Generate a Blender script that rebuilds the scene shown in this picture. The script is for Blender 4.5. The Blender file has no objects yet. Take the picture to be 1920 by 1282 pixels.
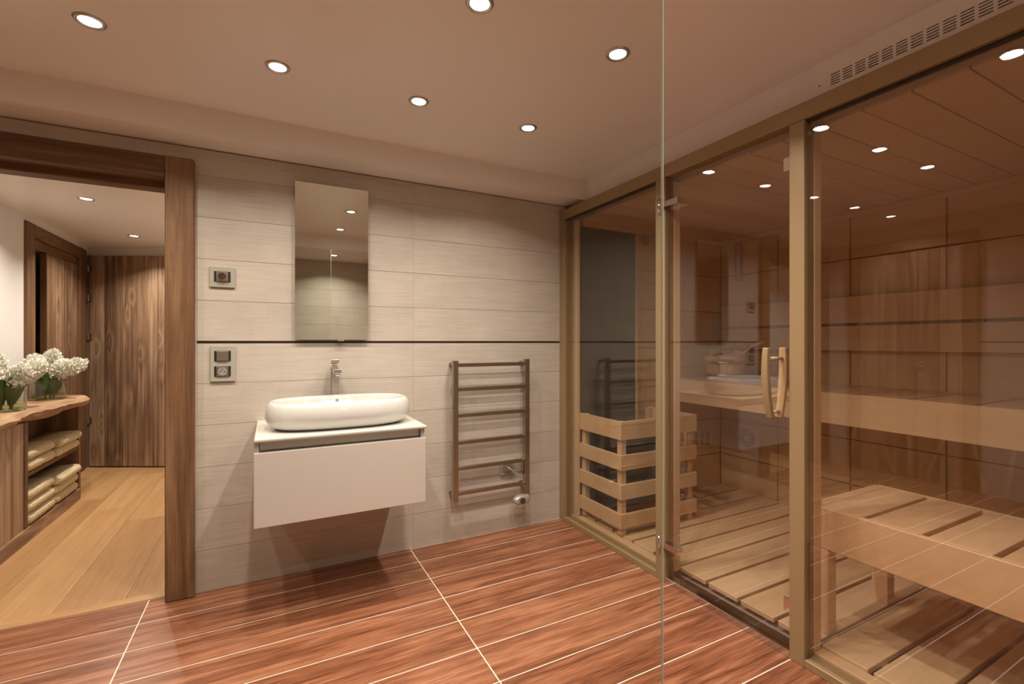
import bpy, bmesh, math, random
from mathutils import Vector, Matrix
random.seed(7)
PI = math.pi
scene = bpy.context.scene
COL = scene.collection

# ------------------------------------------------------------------ camera
CAM_H = 1.2
YAW = math.atan2(453, 872.0)
cam_d = bpy.data.cameras.new('camera')
cam_d.sensor_width = 36.0
cam_d.lens = 36.0 * 872.0 / 1920.0
cam_d.clip_start = 0.02
cam = bpy.data.objects.new('camera', cam_d)
COL.objects.link(cam)
cam.location = (0, 0, CAM_H)
cam.rotation_euler = (PI / 2, 0, -YAW)
scene.camera = cam

# ------------------------------------------------------------------ world, exposure
world = bpy.data.worlds.new('world')
scene.world = world
world.use_nodes = True
world.node_tree.nodes['Background'].inputs[0].default_value = (0.0, 0.0, 0.0, 1)
world.node_tree.nodes['Background'].inputs[1].default_value = 0.0
vs = scene.view_settings
vs.view_transform = 'Standard'
vs.look = 'None'
vs.gamma = 1.0
vs.use_curve_mapping = False
vs.exposure = 0.08
SPOT_W = 7.0            # watts of each bathroom downlight
HALL_W = 14.5
LAMP_COL = (1.0, 0.86, 0.745)
scene.cycles.transparent_max_bounces = 16
scene.cycles.max_bounces = 10
scene.cycles.diffuse_bounces = 6
scene.cycles.glossy_bounces = 4
scene.cycles.sample_clamp_indirect = 6.0
scene.cycles.caustics_reflective = False
scene.cycles.caustics_refractive = False

# ------------------------------------------------------------------ room measures (metres)
YW = 2.662      # tiled wall with the vanity
XS = 1.746      # outer face of the sauna front
XL = -1.45      # left bathroom wall
YB = -0.43      # wall behind the shower
ZC = 2.255      # bathroom ceiling
ZS = 2.130      # underside of the soffit
SXB = 3.25      # sauna back wall
SYL = 2.576     # sauna wall beside the heater
SY0 = 0.0       # far end of the sauna
SZ0, SZ1 = 0.05, 2.012
HX = -1.56      # hallway left wall
HZ = 2.112      # hallway ceiling


# ------------------------------------------------------------------ materials
def new_mat(name):
    m = bpy.data.materials.new(name)
    m.use_nodes = True
    nt = m.node_tree
    nt.nodes.clear()
    out = nt.nodes.new('ShaderNodeOutputMaterial')
    return m, nt, out


def node(nt, kind, **kw):
    n = nt.nodes.new(kind)
    for k, v in kw.items():
        setattr(n, k, v)
    return n


def pbsdf(nt, out, col=(0.8, 0.8, 0.8), rough=0.5, metal=0.0, spec=0.5):
    b = nt.nodes.new('ShaderNodeBsdfPrincipled')
    b.inputs['Base Color'].default_value = (*col, 1)
    b.inputs['Roughness'].default_value = rough
    b.inputs['Metallic'].default_value = metal
    b.inputs['Specular IOR Level'].default_value = spec
    nt.links.new(b.outputs[0], out.inputs[0])
    return b


def math_n(nt, op, a, b=None, c=None):
    n = nt.nodes.new('ShaderNodeMath')
    n.operation = op
    for i, v in enumerate((a, b, c)):
        if v is None:
            continue
        if isinstance(v, (int, float)):
            n.inputs[i].default_value = v
        else:
            nt.links.new(v, n.inputs[i])
    return n.outputs[0]


def ramp(nt, fac, stops):
    r = nt.nodes.new('ShaderNodeValToRGB')
    els = r.color_ramp.elements
    while len(els) < len(stops):
        els.new(0.5)
    for e, (p, c) in zip(els, stops):
        e.position = p
        e.color = (*c, 1)
    nt.links.new(fac, r.inputs[0])
    return r.outputs[0]


def coords(nt, jitter=True):
    tc = nt.nodes.new('ShaderNodeTexCoord')
    if not jitter:
        return tc.outputs['Object'], None
    oi = nt.nodes.new('ShaderNodeObjectInfo')
    comb = nt.nodes.new('ShaderNodeCombineXYZ')
    for i, k in enumerate((17.3, 9.1, 23.7)):
        nt.links.new(math_n(nt, 'MULTIPLY', oi.outputs['Random'], k), comb.inputs[i])
    add = nt.nodes.new('ShaderNodeVectorMath')
    add.operation = 'ADD'
    nt.links.new(tc.outputs['Object'], add.inputs[0])
    nt.links.new(comb.outputs[0], add.inputs[1])
    return add.outputs[0], oi.outputs['Random']


def scaled(nt, vec, s):
    mp = nt.nodes.new('ShaderNodeMapping')
    mp.inputs['Scale'].default_value = s
    nt.links.new(vec, mp.inputs['Vector'])
    return mp.outputs[0]


def noise(nt, vec, scale=1.0, detail=4.0, rough=0.55, dist=0.0):
    n = nt.nodes.new('ShaderNodeTexNoise')
    n.inputs['Scale'].default_value = scale
    n.inputs['Detail'].default_value = detail
    n.inputs['Roughness'].default_value = rough
    n.inputs['Distortion'].default_value = dist
    nt.links.new(vec, n.inputs['Vector'])
    return n.outputs['Fac']


def wood(name, cols, axis='X', along=0.7, across=6.0, rings=9.0, ring_amt=0.45, fibre=140.0, fibre_amt=0.35,
         rough=0.5, bump=0.15, knots=0.0, vary=0.25, spec=0.4, streak=0.0, saw=0.0):
    """procedural timber; axis is the direction of the grain in object space"""
    m, nt, out = new_mat(name)
    b = pbsdf(nt, out, rough=rough, spec=spec)
    vec, rnd = coords(nt)
    ai = 'XYZ'.index(axis)
    s = [across] * 3
    s[ai] = along
    sv = scaled(nt, vec, s)
    n1 = noise(nt, sv, 1.0, 3.0, 0.5, 0.25)
    val = n1
    kd = None
    if knots > 0:
        ks = [5.5] * 3
        ks[ai] = 2.1
        kv = scaled(nt, vec, ks)
        vo = nt.nodes.new('ShaderNodeTexVoronoi')
        vo.inputs['Scale'].default_value = 1.0
        vo.inputs['Randomness'].default_value = 1.0
        nt.links.new(kv, vo.inputs['Vector'])
        d = vo.outputs['Distance']
        kd = math_n(nt, 'POWER', 2.718, math_n(nt, 'MULTIPLY', d, -8.0))
        val = math_n(nt, 'ADD', n1, math_n(nt, 'MULTIPLY', kd, knots))
    ring = math_n(nt, 'PINGPONG', math_n(nt, 'MULTIPLY', val, rings), 1.0)
    fs = [fibre] * 3
    fs[ai] = fibre / 45.0
    f = noise(nt, scaled(nt, vec, fs), 1.0, 4.0, 0.6, 0.1)
    big = noise(nt, scaled(nt, vec, [x * 0.35 for x in s]), 1.0, 2.0)
    mixv = math_n(nt, 'ADD', math_n(nt, 'MULTIPLY', ring, ring_amt), math_n(nt, 'MULTIPLY', f, fibre_amt))
    mixv = math_n(nt, 'ADD', mixv, math_n(nt, 'MULTIPLY', big, 1.0 - ring_amt - fibre_amt * 0.6))
    mixv = math_n(nt, 'ADD', mixv, math_n(nt, 'MULTIPLY', math_n(nt, 'SUBTRACT', rnd, 0.5), vary))
    if streak > 0:
        ss = [48.0] * 3
        ss[ai] = 1.1
        sk = noise(nt, scaled(nt, vec, ss), 1.0, 3.0, 0.6, 0.15)
        mixv = math_n(nt, 'ADD', mixv, math_n(nt, 'MULTIPLY', math_n(nt, 'SUBTRACT', sk, 0.5), streak))
    if saw > 0:
        sw_ = [9.0] * 3
        sw_[ai] = 330.0
        sm = noise(nt, scaled(nt, vec, sw_), 1.0, 2.0)
        mixv = math_n(nt, 'ADD', mixv, math_n(nt, 'MULTIPLY', math_n(nt, 'SUBTRACT', sm, 0.5), saw))
    if kd is not None:
        mixv = math_n(nt, 'SUBTRACT', mixv, math_n(nt, 'MULTIPLY', math_n(nt, 'POWER', kd, 5.0), 0.55))
    c = ramp(nt, mixv, cols)
    nt.links.new(c, b.inputs['Base Color'])
    if bump > 0:
        bp = nt.nodes.new('ShaderNodeBump')
        bp.inputs['Strength'].default_value = bump
        bp.inputs['Distance'].default_value = 0.004
        nt.links.new(math_n(nt, 'ADD', f, math_n(nt, 'MULTIPLY', ring, 0.4)), bp.inputs['Height'])
        nt.links.new(bp.outputs[0], b.inputs['Normal'])
    return m


def plain(name, col, rough=0.5, metal=0.0, spec=0.5, grain=0.04, gscale=40.0, bump=0.0):
    m, nt, out = new_mat(name)
    b = pbsdf(nt, out, col, rough, metal, spec)
    vec, _ = coords(nt, False)
    n = noise(nt, vec, gscale, 3.0)
    c = ramp(nt, n, [(0.25, tuple(x * (1 - grain) for x in col)), (0.75, tuple(min(1, x * (1 + grain)) for x in col))])
    nt.links.new(c, b.inputs['Base Color'])
    if bump:
        bp = nt.nodes.new('ShaderNodeBump')
        bp.inputs['Strength'].default_value = bump
        bp.inputs['Distance'].default_value = 0.003
        nt.links.new(n, bp.inputs['Height'])
        nt.links.new(bp.outputs[0], b.inputs['Normal'])
    return m


def glass(name, tint=(0.97, 0.97, 0.97), f0=0.05, rough=0.0):
    """thin pane: clear transmission with angle-dependent mirror reflection"""
    m, nt, out = new_mat(name)
    tr = nt.nodes.new('ShaderNodeBsdfTransparent')
    tr.inputs[0].default_value = (*tint, 1)
    gl = nt.nodes.new('ShaderNodeBsdfGlossy')
    gl.inputs['Roughness'].default_value = rough
    lw = nt.nodes.new('ShaderNodeLayerWeight')
    lw.inputs['Blend'].default_value = 0.5
    p5 = math_n(nt, 'POWER', lw.outputs['Facing'], 5.0)
    f = math_n(nt, 'ADD', math_n(nt, 'MULTIPLY', p5, 1.0 - f0), f0)
    mx = nt.nodes.new('ShaderNodeMixShader')
    nt.links.new(f, mx.inputs[0])
    nt.links.new(tr.outputs[0], mx.inputs[1])
    nt.links.new(gl.outputs[0], mx.inputs[2])
    nt.links.new(mx.outputs[0], out.inputs[0])
    return m


def emit(name, col, strength):
    m, nt, out = new_mat(name)
    e = nt.nodes.new('ShaderNodeEmission')
    e.inputs[0].default_value = (*col, 1)
    e.inputs[1].default_value = strength
    nt.links.new(e.outputs[0], out.inputs[0])
    return m


def linen_tile(name, c0, c1):
    m, nt, out = new_mat(name)
    b = pbsdf(nt, out, c1, 0.42, 0, 0.35)
    vec, rnd = coords(nt)
    w1 = noise(nt, scaled(nt, vec, (5, 5, 130)), 1.0, 3.0)
    w2 = noise(nt, scaled(nt, vec, (150, 150, 6)), 1.0, 2.0)
    cl = noise(nt, vec, 4.5, 4.0)
    v = math_n(nt, 'ADD', math_n(nt, 'MULTIPLY', w1, 0.75), math_n(nt, 'MULTIPLY', w2, 0.20))
    v = math_n(nt, 'ADD', v, math_n(nt, 'MULTIPLY', cl, 0.55))
    v = math_n(nt, 'ADD', v, math_n(nt, 'MULTIPLY', math_n(nt, 'SUBTRACT', rnd, 0.55), 0.10))
    nt.links.new(ramp(nt, v, [(0.52, c0), (1.00, c1)]), b.inputs['Base Color'])
    bp = nt.nodes.new('ShaderNodeBump')
    bp.inputs['Strength'].default_value = 0.12
    bp.inputs['Distance'].default_value = 0.002
    nt.links.new(w1, bp.inputs['Height'])
    nt.links.new(bp.outputs[0], b.inputs['Normal'])
    return m


FLOOR_C = [(0.32, (0.050, 0.016, 0.008)), (0.54, (0.165, 0.058, 0.028)), (0.72, (0.27, 0.105, 0.053)), (0.95, (0.42, 0.20, 0.11))]
M = {}
M['floor_tile'] = wood('floor_tile', FLOOR_C, 'X', 1.3, 15.0, 7.0, 0.22, 420.0, 0.95, 0.30, 0.10, 0.0, 0.05, 0.45, 0.55)
M['grout'] = plain('grout', (0.80, 0.70, 0.60), 0.85, grain=0.06)
M['wall_grout'] = plain('wall_grout', (0.60, 0.53, 0.45), 0.85, grain=0.06)
M['tile'] = linen_tile('linen_tile', (0.445, 0.395, 0.342), (0.57, 0.515, 0.455))
M['trim_dark'] = plain('trim_dark', (0.045, 0.036, 0.026), 0.35, 0.6)
M['white'] = plain('white_paint', (0.87, 0.84, 0.81), 0.5, grain=0.015, gscale=3)
M['ceil'] = plain('ceiling_paint', (0.90, 0.875, 0.85), 0.30, grain=0.01, gscale=2, spec=0.35)
M['hallwhite'] = plain('hall_plaster', (0.78, 0.77, 0.76), 0.6, grain=0.02, gscale=6)
OLD = [(0.18, (0.033, 0.014, 0.006)), (0.42, (0.108, 0.051, 0.022)), (0.68, (0.185, 0.095, 0.044)), (0.95, (0.32, 0.19, 0.10))]
GREYOLD = [(0.15, (0.06, 0.032, 0.018)), (0.42, (0.17, 0.098, 0.058)), (0.66, (0.31, 0.195, 0.122)), (0.95, (0.52, 0.37, 0.26))]
M['old_v'] = wood('old_beam_upright', OLD, 'Z', 0.6, 9.0, 8.0, 0.22, 260.0, 0.55, 0.55, 0.5, 0.35, 0.12, 0.4, 0.45, 0.22)
M['old_x'] = wood('old_beam_across', OLD, 'X', 0.6, 9.0, 8.0, 0.22, 260.0, 0.55, 0.55, 0.5, 0.35, 0.12, 0.4, 0.45, 0.22)
M['old_y'] = wood('old_beam_along', OLD, 'Y', 0.6, 9.0, 8.0, 0.22, 260.0, 0.55, 0.55, 0.5, 0.35, 0.12, 0.4, 0.45, 0.22)
M['barn_v'] = wood('barn_board', GREYOLD, 'Z', 0.55, 8.0, 7.0, 0.24, 220.0, 0.5, 0.5, 0.6, 0.75, 0.24, 0.4, 0.75)
M['barn_y'] = wood('barn_board_along', GREYOLD, 'Y', 0.9, 7.0, 8.0, 0.36, 120.0, 0.4, 0.6, 0.5, 0.2, 0.2)
BARK = [(0.15, (0.12, 0.06, 0.03)), (0.5, (0.30, 0.17, 0.09)), (0.85, (0.50, 0.33, 0.20))]
M['live_edge'] = wood('live_edge', BARK, 'Y', 1.2, 9.0, 7.0, 0.3, 110.0, 0.5, 0.6, 0.7, 0.2, 0.1)
OAK = [(0.10, (0.27, 0.135, 0.055)), (0.45, (0.43, 0.24, 0.105)), (0.75, (0.54, 0.33, 0.155)), (1.0, (0.62, 0.41, 0.22))]
M['oak_y'] = wood('oak_plank', OAK, 'Y', 0.45, 7.0, 5.0, 0.16, 260.0, 0.5, 0.40, 0.08, 0.10, 0.26, 0.4, 0.35)
M['oak_v'] = wood('oak_edge', OLD, 'Z', 0.45, 7.0, 5.0, 0.16, 260.0, 0.5, 0.45, 0.08, 0.10, 0.2, 0.4, 0.35)
M['oak_x'] = wood('oak_strip', OAK, 'X', 0.9, 5.0, 7.0, 0.34, 130.0, 0.35, 0.42, 0.08, 0.0, 0.1)
SAU = [(0.15, (0.52, 0.345, 0.190)), (0.40, (0.62, 0.435, 0.258)), (0.70, (0.68, 0.50, 0.315)), (1.0, (0.74, 0.57, 0.385))]
SAUP = [(0.15, (0.47, 0.31, 0.160)), (0.40, (0.57, 0.395, 0.215)), (0.70, (0.63, 0.45, 0.26)), (1.0, (0.70, 0.53, 0.34))]
for ax in 'XYZ':
    M['sauna_' + ax] = wood('sauna_timber_' + ax.lower(), SAU, ax, 0.7, 4.0, 5.0, 0.22, 120.0, 0.3, 0.5, 0.06, 0.0, 0.22)
    M['panel_' + ax] = wood('sauna_panel_' + ax.lower(), SAUP, ax, 1.1, 3.5, 5.0, 0.22, 90.0, 0.3, 0.48, 0.05, 0.05, 0.22)
M['slat'] = wood('duckboard', [(0.15, (0.52, 0.36, 0.20)), (0.4, (0.63, 0.47, 0.28)), (0.7, (0.70, 0.55, 0.36)), (1, (0.76, 0.62, 0.43))],
                 'X', 0.9, 5.0, 5.0, 0.2, 130.0, 0.35, 0.5, 0.06, 0.02, 0.18)
M['backing'] = plain('backing_timber', (0.46, 0.31, 0.165), 0.7, grain=0.08)
M['subfloor'] = plain('oak_subfloor', (0.38, 0.24, 0.12), 0.8, grain=0.08)
M['screed'] = plain('cement_screed', (0.30, 0.26, 0.22), 0.9, grain=0.10)
M['plaster_raw'] = plain('bare_plasterboard', (0.42, 0.38, 0.33), 0.9, grain=0.05)
M['bronze'] = plain('bronze_aluminium', (0.31, 0.22, 0.112), 0.45, 0.2, 0.5, 0.03)
M['bronze_dark'] = plain('near_black', (0.035, 0.022, 0.010), 0.5, 0.1)
M['chrome'] = plain('polished_chrome', (0.72, 0.70, 0.68), 0.10, 1.0, grain=0.01)
M['rail'] = plain('brushed_steel', (0.42, 0.375, 0.335), 0.26, 1.0, grain=0.02)
M['steel'] = plain('satin_steel', (0.55, 0.53, 0.50), 0.32, 1.0, grain=0.02)
M['sauna_glass'] = glass('sauna_glass', (0.975, 0.955, 0.93), 0.085)
M['screen_glass'] = glass('screen_glass', (0.955, 0.972, 0.955), 0.005)
M['vase_glass'] = glass('vase_glass', (0.94, 0.96, 0.93), 0.05)
M['water'] = glass('vase_water', (0.80, 0.84, 0.62), 0.03)
M['lens'] = emit('lamp_lens', (1.0, 0.90, 0.76), 26.0)
M['ceramic'] = plain('white_ceramic', (0.56, 0.55, 0.53), 0.07, 0, 0.6, 0.005)
M['lacquer'] = plain('white_lacquer', (0.60, 0.55, 0.51), 0.13, 0, 0.5, 0.005)
M['counter'] = plain('white_glass_top', (0.68, 0.665, 0.62), 0.06, 0, 0.5, 0.005)
M['counter_edge'] = plain('green_glass_edge', (0.30, 0.33, 0.26), 0.15, 0, 0.6)
M['plate'] = plain('grey_glass_plate', (0.40, 0.385, 0.325), 0.16, 0, 0.5, 0.01)
M['black'] = plain('black_plastic', (0.018, 0.016, 0.014), 0.4)
M['dial'] = plain('dark_dial', (0.05, 0.045, 0.03), 0.4)
M['silver_plastic'] = plain('silver_plastic', (0.50, 0.48, 0.45), 0.3, 0.5)
M['slate'] = plain('slate_board', (0.060, 0.058, 0.050), 0.45, grain=0.25, gscale=9, bump=0.05)
M['heater'] = plain('heater_steel', (0.075, 0.070, 0.065), 0.35, 0.7, grain=0.15)
M['stone'] = plain('heater_stone', (0.13, 0.125, 0.115), 0.85, grain=0.35, gscale=30, bump=0.5)
M['thermo'] = plain('red_brown_board', (0.36, 0.12, 0.085), 0.55, grain=0.06)
M['paper'] = plain('pale_scale', (0.60, 0.42, 0.33), 0.7)
M['vent_white'] = plain('vent_plastic', (0.58, 0.45, 0.34), 0.5)
M['sensor'] = plain('sensor_grey', (0.34, 0.27, 0.20), 0.5)
M['leaf'] = plain('leaf_green', (0.060, 0.125, 0.022), 0.5, grain=0.3, gscale=25)
M['stem'] = plain('stem_green', (0.12, 0.20, 0.045), 0.5, grain=0.2)
M['petal'] = plain('petal_white', (0.88, 0.87, 0.80), 0.6, grain=0.05)
M['mirror'] = plain('mirror_silver', (0.78, 0.80, 0.745), 0.0, 1.0, grain=0.0)
M['mirror_edge'] = plain('mirror_edge', (0.33, 0.36, 0.31), 0.1, 0.5)


def towel_mat():
    m, nt, out = new_mat('waffle_towel')
    b = pbsdf(nt, out, (0.68, 0.58, 0.38), 0.95, 0, 0.1)
    vec, _ = coords(nt)
    vo = nt.nodes.new('ShaderNodeTexVoronoi')
    vo.inputs['Scale'].default_value = 85.0
    vo.inputs['Randomness'].default_value = 0.35
    nt.links.new(vec, vo.inputs['Vector'])
    d = vo.outputs['Distance']
    nt.links.new(ramp(nt, d, [(0.0, (0.80, 0.72, 0.52)), (0.8, (0.56, 0.46, 0.28))]), b.inputs['Base Color'])
    bp = nt.nodes.new('ShaderNodeBump')
    bp.inputs['Strength'].default_value = 0.8
    bp.inputs['Distance'].default_value = 0.006
    bp.invert = True
    nt.links.new(d, bp.inputs['Height'])
    nt.links.new(bp.outputs[0], b.inputs['Normal'])
    return m


def edge_mat():
    m, nt, out = new_mat('polished_glass_edge')
    tr = nt.nodes.new('ShaderNodeBsdfTransparent')
    tr.inputs[0].default_value = (0.88, 0.93, 0.88, 1)
    b = nt.nodes.new('ShaderNodeBsdfPrincipled')
    b.inputs['Base Color'].default_value = (0.70, 0.74, 0.70, 1)
    b.inputs['Roughness'].default_value = 0.12
    mx = nt.nodes.new('ShaderNodeMixShader')
    mx.inputs[0].default_value = 0.55
    nt.links.new(tr.outputs[0], mx.inputs[1])
    nt.links.new(b.outputs[0], mx.inputs[2])
    nt.links.new(mx.outputs[0], out.inputs[0])
    return m


M['towel'] = towel_mat()
M['edge'] = edge_mat()

# ------------------------------------------------------------------ object helpers
W = {}        # world position of every unrotated object, used to turn room coordinates into local ones
MESHES = {}


def tag(o, label=None, cat=None, group=None, kind=None):
    if label:
        o['label'] = label
    if cat:
        o['category'] = cat
    if group:
        o['group'] = group
    if kind:
        o['kind'] = kind
    return o


def thing(name, label, cat, loc=(0, 0, 0), rotz=0.0, group=None):
    o = bpy.data.objects.new(name, None)
    o.empty_display_size = 0.05
    COL.objects.link(o)
    o.location = loc
    o.rotation_euler = (0, 0, rotz)
    W[o] = Vector((0, 0, 0)) if rotz else Vector(loc)
    return tag(o, label, cat, group)


def link(name, me, mat, parent=None, at=(0, 0, 0)):
    """mesh object whose origin stands at room position `at`"""
    o = bpy.data.objects.new(name, me)
    if mat is not None and not me.materials:
        me.materials.append(M[mat] if isinstance(mat, str) else mat)
    COL.objects.link(o)
    at = Vector(at)
    if parent is not None:
        o.parent = parent
        o.location = at - W[parent]
    else:
        o.location = at
    W[o] = at
    return o


def box_mesh(dx, dy, dz, bev, mat):
    key = (round(dx, 4), round(dy, 4), round(dz, 4), bev, mat)
    if key in MESHES:
        return MESHES[key]
    bm = bmesh.new()
    bmesh.ops.create_cube(bm, size=1.0)
    bmesh.ops.scale(bm, vec=(dx, dy, dz), verts=bm.verts)
    if bev > 0:
        bmesh.ops.bevel(bm, geom=list(bm.edges), offset=min(bev, 0.45 * min(dx, dy, dz)), segments=1, affect='EDGES')
    me = bpy.data.meshes.new('box')
    bm.to_mesh(me)
    bm.free()
    me.materials.append(M[mat])
    MESHES[key] = me
    return me


def bx(name, x, y, z, mat, parent=None, bev=0.0):
    x, y, z = sorted(x), sorted(y), sorted(z)
    me = box_mesh(x[1] - x[0], y[1] - y[0], z[1] - z[0], bev, mat)
    return link(name, me, None, parent, ((x[0] + x[1]) / 2, (y[0] + y[1]) / 2, (z[0] + z[1]) / 2))


class MB:
    """collects shapes in room coordinates into one mesh"""

    def __init__(self):
        self.v, self.f = [], []

    def box(self, x, y, z):
        x, y, z = sorted(x), sorted(y), sorted(z)
        n = len(self.v)
        self.v += [(a, b, c) for c in z for b in y for a in x]
        self.f += [tuple(n + i for i in q) for q in ((0, 2, 3, 1), (4, 5, 7, 6), (0, 1, 5, 4), (2, 6, 7, 3), (0, 4, 6, 2), (1, 3, 7, 5))]
        return self

    def loft(self, loops, close_a=True, close_b=True, ring=True):
        n0 = len(self.v)
        k = len(loops[0])
        for lp in loops:
            self.v += [tuple(p) for p in lp]
        for i in range(len(loops) - 1):
            for j in range(k if ring else k - 1):
                a = n0 + i * k + j
                b = n0 + i * k + (j + 1) % k
                self.f.append((a, b, b + k, a + k))
        if close_a:
            self.f.append(tuple(n0 + j for j in reversed(range(k))))
        if close_b:
            self.f.append(tuple(n0 + (len(loops) - 1) * k + j for j in range(k)))
        return self

    def tube(self, pts, r, seg=10, cap=True):
        pts = [Vector(p) for p in pts]
        rs = r if isinstance(r, (list, tuple)) else [r] * len(pts)
        loops = []
        up = None
        for i, p in enumerate(pts):
            d = (pts[min(i + 1, len(pts) - 1)] - pts[max(i - 1, 0)]).normalized()
            if up is None:
                up = Vector((0, 0, 1)) if abs(d.z) < 0.9 else Vector((1, 0, 0))
            a = d.cross(up).normalized()
            up = a.cross(d).normalized()
            loops.append([p + (a * math.cos(2 * PI * j / seg) + up * math.sin(2 * PI * j / seg)) * rs[i] for j in range(seg)])
        return self.loft(loops, cap, cap)

    def lathe(self, c, prof, seg=24, close_a=True, close_b=True):
        """prof: (radius, z) pairs around the vertical axis through c"""
        loops = [[(c[0] + r * math.cos(2 * PI * j / seg), c[1] + r * math.sin(2 * PI * j / seg), c[2] + z) for j in range(seg)] for r, z in prof]
        return self.loft(loops, close_a, close_b)

    def build(self, name, mat, parent=None, at=None, smooth=False, bev=0.0):
        if at is None:
            at = W[parent] if parent is not None else (0, 0, 0)
        at = Vector(at)
        me = bpy.data.meshes.new(name)
        me.from_pydata([tuple(Vector(p) - at) for p in self.v], [], self.f)
        bm = bmesh.new()
        bm.from_mesh(me)
        bmesh.ops.recalc_face_normals(bm, faces=list(bm.faces))
        bm.to_mesh(me)
        bm.free()
        if smooth:
            for p in me.polygons:
                p.use_smooth = len(p.vertices) <= 4
        o = link(name, me, mat, parent, at)
        if bev:
            md = o.modifiers.new('bevel', 'BEVEL')
            md.width = bev
            md.segments = 2
            md.limit_method = 'ANGLE'
        return o


def copy_tree(o, parent=None):
    c = o.copy()
    COL.objects.link(c)
    c.parent = parent
    W[c] = W[o].copy()
    for ch in list(o.children):
        copy_tree(ch, c)
    return c


def cut(o, mb):
    """take the shape collected in mb (room coordinates) out of object o for good"""
    c = mb.build('cutter', None, None, (0, 0, 0))
    md = o.modifiers.new('cut', 'BOOLEAN')
    md.object = c
    md.operation = 'DIFFERENCE'
    md.solver = 'EXACT'
    bpy.context.view_layer.update()
    me = bpy.data.meshes.new_from_object(o.evaluated_get(bpy.context.evaluated_depsgraph_get()))
    o.modifiers.clear()
    o.data = me
    W.pop(c)
    bpy.data.objects.remove(c)


def panel_at(wall, p):
    return min((c for c in wall.children if c.name.startswith('panel')), key=lambda c: (W[c] - Vector(p)).length)


def struct(o):
    o['kind'] = 'structure'
    return o


# ================================================================== FLOOR
fl = struct(bx('floor', (XL - 0.1, XS + 0.08), (YB - 0.1, 2.70), (-0.06, -0.0008), 'grout'))
fj = [-1.72, -0.5, 0.72, 1.94]           # cross joints
gy = 2.487                               # first long joint in front of the wall
rows = [(gy, 2.70)]
y = gy
while y > YB:
    rows.append((max(y - 0.2015, YB), y))
    y -= 0.2015
for y0, y1 in rows:
    for a, b in zip(fj, fj[1:]):
        x0, x1 = max(a, XL), min(b, XS + 0.03)
        g = 0.0024
        ya, yb = y0, y1
        if y1 > YW - 0.001:              # the row against the wall runs into the doorway
            yb = 2.70 if x0 < -0.31 else YW - 0.004
        bx('tile', (x0 + g, x1 - g), (ya + g, yb - (g if yb == y1 else 0)), (-0.0008, 0.0), 'floor_tile', fl)


# ================================================================== TILED WALLS
def tile_wall(parent, fixed, axis, a_edges, span, zrange, face, cuts=(), rows=None):
    """0.2 m rows of tiles on a wall; axis 'X' or 'Y' is the direction along it, face = sign of the outward normal"""
    z = zrange[0]
    zs = []
    k = 0
    while k * 0.2 < zrange[1] - 0.01:
        zs.append((k * 0.2, min((k + 1) * 0.2, zrange[1])))
        k += 1
    g = 0.0011
    for z0, z1 in zs:
        for a, b in zip(a_edges, a_edges[1:]):
            segs = [(max(a, span[0]), min(b, span[1]))]
            for (c0, c1, cz0, cz1) in cuts:
                ns = []
                for s0, s1 in segs:
                    if z0 >= cz1 - 1e-4 or z1 <= cz0 + 1e-4 or s1 <= c0 or s0 >= c1:
                        ns.append((s0, s1))
                    else:
                        if s0 < c0:
                            ns.append((s0, c0))
                        if s1 > c1:
                            ns.append((c1, s1))
                segs = ns
            for s0, s1 in segs:
                if s1 - s0 < 0.02:
                    continue
                za, zb = z0 + g, z1 - g
                if abs(z0 - 1.2) < 1e-3:
                    za = z0 + 0.006
                if abs(z1 - 1.2) < 1e-3:
                    zb = z1 - 0.006
                f = sorted((fixed, fixed - face * 0.0021))
                if axis == 'X':
                    bx('tile', (s0 + g, s1 - g), f, (za, zb), 'tile', parent)
                else:
                    bx('tile', f, (s0 + g, s1 - g), (za, zb), 'tile', parent)


DX0, DX1, DZ = -1.30, -0.425, 1.96       # doorway to the hallway
wb = MB()
ZN = ZS - 0.006                          # top of the tiles: an open joint runs under the bulkhead
wb.box((DX1, 1.80), (YW + 0.0022, 2.80), (-0.05, ZN))
wb.box((XL - 0.1, DX0), (YW + 0.0022, 2.80), (-0.05, ZN))
wb.box((DX0, DX1), (YW + 0.0022, 2.80), (DZ, ZN))
wb.box((XL - 0.1, 1.80), (YW + 0.030, 2.80), (ZN, ZC))
wall_back = struct(wb.build('wall_back', 'wall_grout'))
tile_wall(wall_back, YW, 'X', [-1.72, -0.5, 0.737, 1.96], (XL, 1.752), (0, ZN), -1,
          cuts=((DX0 - 0.02, DX1 + 0.02, 0, 1.99),))
bx('accent_strip', (-0.31, 1.752), (YW - 0.0015, YW + 0.0021), (1.1945, 1.2055), 'trim_dark', wall_back)

LD0, LD1, LDZ = 1.56, 2.50, 2.10         # wooden door in the left wall
wl = MB()
wl.box((XL - 0.12, XL - 0.0022), (YB - 0.1, YW), (-0.05, ZC))
wall_left = struct(wl.build('wall_left', 'wall_grout'))
tile_wall(wall_left, XL, 'Y', [-1.94, -0.72, 0.5, 1.72, 2.94], (YB, YW), (0, ZC), 1, cuts=((LD0, LD1, 0, LDZ),))
bx('accent_strip', (XL - 0.0021, XL + 0.0015), (YB, LD0), (1.1945, 1.2055), 'trim_dark', wall_left)

wr = MB()
wr.box((XL - 0.1, XS + 0.15), (YB - 0.12, YB - 0.0022), (-0.05, ZC))
wall_rear = struct(wr.build('wall_rear', 'wall_grout'))
tile_wall(wall_rear, YB, 'X', [-1.72, -0.5, 0.737, 1.96], (XL, XS), (0, ZC), 1)

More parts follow.
